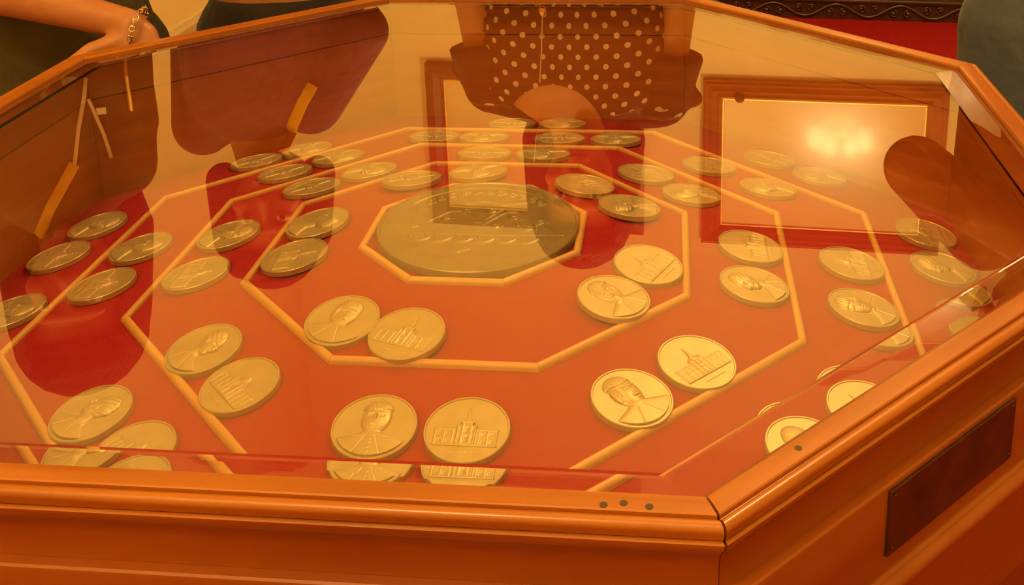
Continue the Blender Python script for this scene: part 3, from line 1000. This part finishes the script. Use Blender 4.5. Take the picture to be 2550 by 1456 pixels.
def add_hand(bm, wrist, M, curls, spread=.0, thumb=(.9, .35), s=1.0, side=1):
    """M columns: x = towards thumb, y = back of hand, z = along fingers. curls: bend per finger joint (rad)"""
    W = Vector(wrist)
    def P(x, y, z): return W + M @ Vector((x * s, y * s, z * s))
    add_capsule(bm, P(.004, 0, 0), .021 * s, P(.010, 0, .030), .019 * s)
    for x in (-.026, -.009, .009, .026):
        add_capsule(bm, P(x * .6, 0, .016), .015 * s, P(x, .001, .078), .0115 * s, seg=12)
    L = ((.026, .041, .025, .019), (.009, .045, .029, .020), (-.009, .042, .027, .019), (-.026, .033, .021, .017))
    tips = []
    for (x, a, b_, c_), cu in zip(L, curls):
        p = P(x, .001, .080); ang = 0
        for ln, r0, r1, k in ((a, .0100, .0090, cu[0]), (b_, .0090, .0082, cu[1]), (c_, .0082, .0070, cu[2])):
            ang += k
            d = M @ Vector((x * spread * 8, -math.sin(ang), math.cos(ang))).normalized()
            q = p + d * ln * s
            add_capsule(bm, p, r0 * s, q, r1 * s, seg=12)
            p = q
        tips.append((p, d))
    d0 = Vector((math.sin(thumb[0]), -math.sin(thumb[1]) * .7, math.cos(thumb[0]))).normalized()
    p = P(.016, -.004, .020); q = p + M @ (d0 * .042 * s)
    add_capsule(bm, p, .0150 * s, q, .0115 * s, seg=12)
    d1 = Vector((math.sin(thumb[0] * .75), -math.sin(thumb[1]), math.cos(thumb[0] * .75))).normalized()
    q2 = q + M @ (d1 * .030 * s)
    add_capsule(bm, q, .0112 * s, q2, .0100 * s, seg=12)
    d2 = Vector((math.sin(thumb[0] * .55), -math.sin(thumb[1]) * 1.1, math.cos(thumb[0] * .55))).normalized()
    q3 = q2 + M @ (d2 * .024 * s)
    add_capsule(bm, q2, .0100 * s, q3, .0080 * s, seg=12)
    return tips + [(q3, M @ d2)]

def hand_basis(zdir, thumb):
    z = Vector(zdir).normalized(); x = Vector(thumb); x = (x - z * x.dot(z)).normalized()
    return Matrix((x, z.cross(x), z)).transposed()

def person(label, S):
    """S: joint positions in case x,y and floor z"""
    t = thing('person', label, 'person', (S['pelvis'][0], S['pelvis'][1], 0))
    root = Vector((S['pelvis'][0], S['pelvis'][1], 0))
    V = lambda q: Vector(q) - root
    f = S['face']; M = basis(f, S.get('up', (0, 0, 1))); yaw = math.atan2(S['fwd'][1], S['fwd'][0]) + PI / 2
    hc = V(S['head']); hs = S.get('hs', 1.0)
    pel, chest, neck = V(S['pelvis']), V(S['chest']), V(S['neck'])
    sw, dep = S.get('sw', .155), S.get('dep', .105)
    sh = [V(q) for q in S['sh']]; el = [V(q) for q in S['el']]; wr = [V(q) for q in S['wr']]
    hip = [pel + Vector((math.cos(yaw) * e * .085, math.sin(yaw) * e * .085, -.02)) for e in (-1, 1)]
    foot = [V(q) for q in S['feet']]
    fw = Vector((S['fwd'][0], S['fwd'][1], 0)).normalized()
    knee = [(a + b_) / 2 + fw * .03 for a, b_ in zip(hip, foot)]
    waist = pel.lerp(chest, .45)
    torso = lambda g: [(pel + Vector((0, 0, -.12)), sw * .98 + g, dep + g, yaw), (pel, sw * 1.03 + g, dep * 1.08 + g, yaw), (waist, sw * .88 + g, dep * .92 + g, yaw),
                       (chest + Vector((0, 0, -.06)), sw * .98 + g, dep * 1.05 + g, yaw), (chest + Vector((0, 0, .06)), sw * 1.0 + g, dep * .98 + g, yaw),
                       (chest.lerp(neck, .62), sw * .82 + g, dep * .78 + g, yaw), (chest.lerp(neck, .9), sw * .42 + g * .5, dep * .55 + g * .5, yaw)]
    # body: one continuous surface
    bm = bmesh.new()
    add_loft(bm, torso(-.012))
    for a, b_ in zip(sh, (chest, chest)):
        add_capsule(bm, a, .044, b_ + Vector((0, 0, .03)), .06)
    add_capsule(bm, neck - Vector((0, 0, .04)), .056, hc + M @ Vector((0, .018, -.055)), .050)
    add_head(bm, hc, M, hs)
    for h, k, ft in zip(hip, knee, foot):
        add_capsule(bm, h, .078, k, .052)
        add_capsule(bm, k, .050, ft + Vector((0, 0, .08)), .034)
        add_capsule(bm, ft + Vector((0, 0, .05)), .034, ft + fw * .12 + Vector((0, 0, .03)), .026)
    nails = []
    for i in (0, 1):
        add_capsule(bm, sh[i], .043, el[i], .036)
        mid = el[i].lerp(wr[i], .3)
        add_capsule(bm, el[i], .037, mid, .037)
        add_capsule(bm, mid, .037, wr[i], .0245)
        H = S['hand'][i]
        nails += add_hand(bm, wr[i], hand_basis(H['z'], H['x']), H['curl'], H.get('spread', .0), H.get('thumb', (.7, .3)), H.get('s', 1.0))
    body = obj('body', fuse('body', bm, .0052, 3), S['skin'], t)
    for e in (-1, 1):
        ep = hc + M @ Vector((e * .031, -.083, .002)) * hs
        bm = bmesh.new(); add_ell(bm, ep, (.0145, .0125, .0095), M, 14)
        me = bpy.data.meshes.new('eye'); bm.to_mesh(me); bm.free(); me.shade_smooth()
        eo = obj('eye', me, 'eye', t)
        bm = bmesh.new(); add_ell(bm, ep + M @ Vector((0, -.0092, 0)), (.0062, .004, .0062), M, 12)
        me = bpy.data.meshes.new('iris'); bm.to_mesh(me); bm.free(); me.shade_smooth()
        obj('iris', me, 'iris', eo)
    bm = bmesh.new(); add_ell(bm, hc + M @ Vector((0, -.0985, -.0665)) * hs, (.023, .006, .0055), M, 14); add_ell(bm, hc + M @ Vector((0, -.096, -.0755)) * hs, (.019, .006, .0058), M, 14)
    obj('lips', fuse('lips', bm, .002, 1), 'lip', t)
    # hair: cap over the cranium, with sides and fringe
    bm = bmesh.new()
    hp = lambda x, y, z: hc + M @ Vector((x, y, z)) * hs
    g = S.get('hair_grow', .012)
    add_ell(bm, hp(0, .022, .044), ((.078 + g) * hs, (.094 + g) * hs, (.080 + g) * hs), M)
    if S['hair'] == 'long':
        for e in (-1, 1):
            add_capsule(bm, hp(e * .070, .02, .03), .034 * hs, hp(e * .082, .03, -.10), .036 * hs)
            add_capsule(bm, hp(e * .082, .03, -.10), .036 * hs, hp(e * .072, .045, -.19), .022 * hs)
        add_ell(bm, hp(0, .065, -.07), (.075 * hs, .045 * hs, .12 * hs), M)
        add_capsule(bm, hp(-.045, -.062, .092), .022 * hs, hp(.05, -.058, .088), .020 * hs)
    elif S['hair'] == 'bob':
        for e in (-1, 1):
            add_capsule(bm, hp(e * .074, .012, .04), .036 * hs, hp(e * .088, .016, -.075), .034 * hs)
        add_ell(bm, hp(0, .062, -.03), (.085 * hs, .055 * hs, .10 * hs), M)
        add_capsule(bm, hp(-.05, -.056, .082), .026 * hs, hp(.05, -.056, .082), .026 * hs)
    else:
        add_ell(bm, hp(0, .062, -.015), (.070 * hs, .045 * hs, .075 * hs), M)
    hm = fuse('hair', bm, .006, 2)
    # keep the face clear
    bm = bmesh.new(); bm.from_mesh(hm)
    Mi = M.inverted()
    kill = []
    for fc in bm.faces:
        q = Mi @ (fc.calc_center_median() - hc) / hs
        if q.y < -.035 and q.z < .062 and abs(q.x) < .066:
            kill.append(fc)
    bmesh.ops.delete(bm, geom=kill, context='FACES')
    bm.to_mesh(hm); bm.free(); hm.shade_smooth()
    obj('hair', hm, S.get('hair_mat', 'hair'), t)
    # top garment
    bm = bmesh.new()
    tl = torso(.010)
    hem = S.get('hem', -.10)
    tl = [(pel + Vector((0, 0, hem)), tl[0][1], tl[0][2], yaw)] + [q for q in tl[1:] if q[0].z > pel.z + hem + .02]
    add_loft(bm, tl)
    for a in sh:
        add_capsule(bm, a, .060, chest.lerp(neck, .45), .062)
    if S['sleeve'] == 'none':
        pass
    else:
        for i in (0, 1):
            if S['sleeve'][i] == 'short':
                add_capsule(bm, sh[i], .061, sh[i].lerp(el[i], .62), .058, flat1=True)
            elif S['sleeve'][i] == 'long':
                add_capsule(bm, sh[i], .062, el[i], .053)
                add_capsule(bm, el[i], .053, wr[i].lerp(el[i], .06), .036, flat1=True)
    top = fuse(S['topname'], bm, .0068, 4)
    if 'neckline' in S:
        bm = bmesh.new(); bm.from_mesh(top)
        nx, nz, rx, rz = S['neckline']
        kill = [fc for fc in bm.faces if (fc.calc_center_median() - chest).dot(fw) > -.02 and
                ((fc.calc_center_median() + root).x - nx) ** 2 / rx ** 2 + ((fc.calc_center_median() + root).z - nz) ** 2 / rz ** 2 < 1]
        bmesh.ops.delete(bm, geom=kill, context='FACES')
        for _ in range(14):         # even out the cut edge
            new = {}
            for v_ in bm.verts:
                nb = [e.other_vert(v_).co for e in v_.link_edges if e.is_boundary]
                if len(nb) == 2:
                    new[v_] = v_.co * .4 + (nb[0] + nb[1]) * .3
            for v_, c_ in new.items():
                v_.co = c_
        bm.to_mesh(top); bm.free(); top.shade_smooth()
    if S.get('uv'):
        uvl = top.uv_layers.new(name='UVMap')
        for lp in top.loops:
            c = top.vertices[lp.vertex_index].co - chest
            a = math.atan2(c.x, -c.y)
            flat_ = top.vertices[lp.vertex_index].normal.z > .5
            uvl.data[lp.index].uv = (0.0, .0205) if flat_ else (a * .15, c.z)
    topo = obj(S['topname'], top, S['topmat'], t)
    # trousers
    bm = bmesh.new()
    add_loft(bm, [(pel + Vector((0, 0, -.15)), sw * .98 + .012, dep + .016, yaw), (pel, sw * 1.0 + .006, dep + .012, yaw), (pel.lerp(waist, .5), sw * .93, dep * .97, yaw)])
    for h, k, ft in zip(hip, knee, foot):
        add_capsule(bm, h, .097, k, .070)
        add_capsule(bm, k, .070, ft + Vector((0, 0, .045)), .058, flat1=True)
    obj('trousers', fuse('trousers', bm, .008, 4), S['legmat'], t)
    for ft in foot:
        bm = bmesh.new()
        add_capsule(bm, ft + Vector((0, 0, .052)) - fw * .03, .043, ft + Vector((0, 0, .045)) + fw * .08, .042)
        add_capsule(bm, ft + Vector((0, 0, .042)) + fw * .06, .042, ft + Vector((0, 0, .032)) + fw * .15, .030)
        so = obj('shoe', fuse('shoe', bm, .006, 2), 'shoe', t)
        me = so.data
        for v_ in me.vertices:
            v_.co.z = max(v_.co.z, .002)
    return t, topo, body, root

def bvh_of(o):
    me = o.data
    return BVHTree.FromPolygons([v_.co[:] for v_ in me.vertices], [p.vertices[:] for p in me.polygons])
def drape(o, root, pts, fw, off=.004):
    """lay points (case x,y guess, floor z) onto the front of a garment by casting against the facing direction"""
    tree = bvh_of(o); fw = Vector(fw).normalized(); outp = []
    for q in pts:
        st = Vector(q) - root + fw * .6
        h = tree.ray_cast(st, -fw)
        outp.append((h[0] + fw * off) if h[0] is not None else Vector(q) - root)
    return outp
def ribbon(name, pts, wd, th=.0012):
    return tube(name, pts, [wd] * len(pts), 8, flat=th / wd * 1.0, up=(0, -1, .15))
def dense(pts, n=8):
    o = []
    for a, b_ in zip(pts[:-1], pts[1:]):
        for i in range(n):
            o.append(Vector(a).lerp(Vector(b_), i / n))
    return o + [Vector(pts[-1])]
RELAX = [(.35, .4, .3)] * 4

# woman in the polka dot dress, standing at the far side
t, topo, body, root = person('person in brown polka dot dress and dark cardigan looking down, mirrored at centre', dict(
    pelvis=(.03, .99, .90), chest=(.03, .97, 1.20), neck=(.03, .945, 1.365), head=(.045, .890, 1.478), face=(.0, -1, -.42), fwd=(0, -1),
    sh=[(-.140, .965, 1.275), (.203, .965, 1.300)], el=[(-.185, .975, 1.05), (.245, .975, 1.05)], wr=[(-.10, .84, .90), (.16, .84, .90)],
    feet=[(-.06, 1.0, 0), (.12, 1.0, 0)], sw=.178, dep=.108, hs=1.08, skin='skin_b', hair='long', hair_mat='hair_b', hair_grow=.018,
    hand=[dict(z=(.9, -.1, -.2), x=(0, -.2, 1), curl=RELAX), dict(z=(-.9, -.1, -.2), x=(0, -.2, 1), curl=RELAX)],
    sleeve='none', topname='polka_dot_dress', topmat='polka', legmat='blacktrouser', hem=-.32, uv=True, neckline=(-.004, 1.345, .096, .108)))
bm = bmesh.new()
for i, (a, b_, c_) in enumerate((((-.140, .965, 1.275), (-.185, .975, 1.05), (-.10, .84, .90)), ((.203, .965, 1.300), (.245, .975, 1.05), (.16, .84, .90)))):
    a, b_, c_ = [Vector(q) - root for q in (a, b_, c_)]
    sg = -1 if i == 0 else 1
    # short flared sleeve, shoulder yoke and pointed sleeve cap
    add_capsule(bm, a, .060, a.lerp(b_, .40), .072, flat1=True)
    add_capsule(bm, a + Vector((-sg * .01, .02, .01)), .060, Vector((sg * .03, .0, 1.330)), .05)
    add_capsule(bm, a + Vector((sg * .02, 0, -.01)), .046, a + Vector((sg * .066, 0, (.0 if i else -.035))), .020)
add_loft(bm, [(Vector((0, .045, .86)), .16, .09, 0), (Vector((0, .045, 1.1)), .15, .085, 0), (Vector((0, .035, 1.30)), .14, .075, 0)])
obj('cardigan', fuse('cardigan', bm, .0075, 4), 'cardigan', t)
neckl = dense([(-.045, .86, 1.40), (-.035, .85, 1.30), (-.022, .85, 1.16), (-.02, .85, 1.10)], 6)
obj('necklace_cord', tube('necklace_cord', drape(topo, root, neckl, (0, -1, 0), .006), .0014, 6), 'cord', t)
obj('pendant', lathe('pendant', [(.002, -.016), (.008, -.008), (.009, 0), (.004, .008)], 12), 'brass', t, drape(topo, root, [(-.02, .85, 1.09)], (0, -1, 0), .008)[0])

# person in plum blouse with yellow lanyard
t, topo, body, root = person('person in plum blouse with yellow lanyard and black trousers, mirrored at left of centre', dict(
    pelvis=(-.520, .865, .88), chest=(-.575, .845, 1.17), neck=(-.600, .835, 1.355), head=(-.558, .772, 1.488), face=(.25, -1, -.45), fwd=(.15, -1),
    sh=[(-.708, .840, 1.325), (-.480, .835, 1.275)], el=[(-.705, .870, 1.075), (-.372, .850, 1.130)], wr=[(-.60, 1.00, .98), (-.50, .99, 1.0)],
    feet=[(-.60, .88, 0), (-.43, .88, 0)], sw=.145, dep=.10, hs=1.04, skin='skin', hair='bob', hair_grow=.014,
    hand=[dict(z=(.9, .0, -.2), x=(0, .2, 1), curl=RELAX), dict(z=(-.9, .05, .1), x=(0, .2, 1), curl=RELAX)],
    sleeve=('long', 'long'), topname='plum_blouse', topmat='purple', legmat='blacktrouser', hem=.10))
lan = dense([(-.513, .75, 1.345), (-.495, .74, 1.30), (-.470, .74, 1.25), (-.447, .74, 1.215)], 5)
obj('yellow_lanyard', ribbon('yellow_lanyard', drape(topo, root, lan, (.15, -1, 0), .006), .011, .0016), 'yellow', t)

# person at the left with a forearm on the rim
t, topo, body, root = person('person in olive shirt with badge cords, forearm resting on the far left rim', dict(
    pelvis=(-.860, .650, .90), chest=(-.850, .590, 1.19), neck=(-.840, .545, 1.420), head=(-.800, .475, 1.510), face=(.45, -1, -.55), fwd=(.30, -1),
    sh=[(-1.000, .540, 1.425), (-.752, .590, 1.305)], el=[(-.960, .475, 1.065), (-.750, .645, 1.05)], wr=[(-.612, .425, 1.000), (-.790, .640, .82)],
    feet=[(-.96, .66, 0), (-.79, .70, 0)], sw=.150, dep=.108, hs=1.13, skin='skin', hair='long', hair_grow=.022,
    hand=[dict(z=(.30, -.35, -.80), x=(-.95, -.15, .35), curl=[(.15, .3, .3), (.2, .3, .3), (.2, .35, .3), (.25, .4, .3)], thumb=(1.5, .05), s=1.15),
          dict(z=(0, -.1, -1), x=(.2, -1, 0), curl=RELAX)],
    sleeve=('short', 'long'), topname='olive_shirt', topmat='olive', legmat='darkolive', hem=-.14))
fwL = (.35, -1, 0)
for nm, pts, wd, mt in (('yellow_lanyard', [(-.845, .42, 1.41), (-.800, .41, 1.335), (-.750, .41, 1.262)], .009, 'yellow'),
                        ('badge_cord', [(-.750, .41, 1.262), (-.735, .41, 1.20), (-.718, .41, 1.145), (-.712, .41, 1.115)], .0035, 'cord'),
                        ('badge_cord', [(-.690, .41, 1.262), (-.697, .41, 1.215), (-.712, .41, 1.150)], .0035, 'cord'),
                        ('pen_clip', [(-.650, .41, 1.19), (-.652, .41, 1.085)], .004, 'gilt')):
    obj(nm, ribbon(nm, drape(topo, root, dense(pts, 5), fwL, .006), wd, .0016), mt, t)
obj('badge', box('badge', -.008, .008, -.0008, .0008, -.006, .006), 'badge', t, drape(topo, root, [(-.695, .41, 1.175)], fwL, .008)[0], (0, 0, R(19)))
# chain bracelet on the resting wrist
wv = Vector((-.612, .425, 1.000)) - root; ax = (Vector((-.612, .425, 1.000)) - Vector((-.960, .475, 1.065))).normalized()
s_ = ax.cross(Vector((0, 0, 1))).normalized(); q_ = s_.cross(ax)
bc = wv + ax * .012
cb = [bc + ax * (.006 * math.sin(a) + .010 * math.cos(a)) + s_ * .034 * math.cos(a) + q_ * .031 * math.sin(a) for a in [2 * PI * i / 24 for i in range(24)]]
br = obj('bracelet', tube('bracelet', cb, .0012, 6, closed=True), 'chain', t)
for i in range(24):
    d = (cb[(i + 1) % 24] - cb[i - 1]).normalized()
    n_ = (cb[i] - bc).normalized()
    if i % 2: n_ = d.cross(n_)
    lk = [cb[i] + d * .0052 * math.cos(a) + n_ * .0036 * math.sin(a) for a in [2 * PI * k / 10 for k in range(10)]]
    obj('chain_link', tube('chain_link', lk, .0013, 6, closed=True), 'brass' if i in (5, 6) else 'chain', br)

# person at the right in plaid, elbow raised
t, topo, body, root = person('person in rust plaid shirt and grey jeans with bent raised arm at right', dict(
    pelvis=(.865, .600, .97), chest=(.855, .575, 1.22), neck=(.860, .545, 1.42), head=(.865, .480, 1.585), face=(-.5, -1, -.45), fwd=(-.35, -1),
    sh=[(.735, .560, 1.385), (1.020, .490, 1.36)], el=[(.618, .545, 1.265), (1.10, .47, 1.12)], wr=[(.770, .42, 1.34), (1.02, .36, 1.06)],
    feet=[(.78, .63, 0), (.96, .58, 0)], sw=.158, dep=.11, hs=1.04, skin='skin', hair='short',
    hand=[dict(z=(.6, -.1, .6), x=(.5, -.3, -.5), curl=[(.6, .8, .5)] * 4), dict(z=(-.7, -.3, -.4), x=(0, -.3, 1), curl=RELAX)],
    sleeve=('long', 'long'), topname='plaid_shirt', topmat='plaid', legmat='jeans', hem=.10))
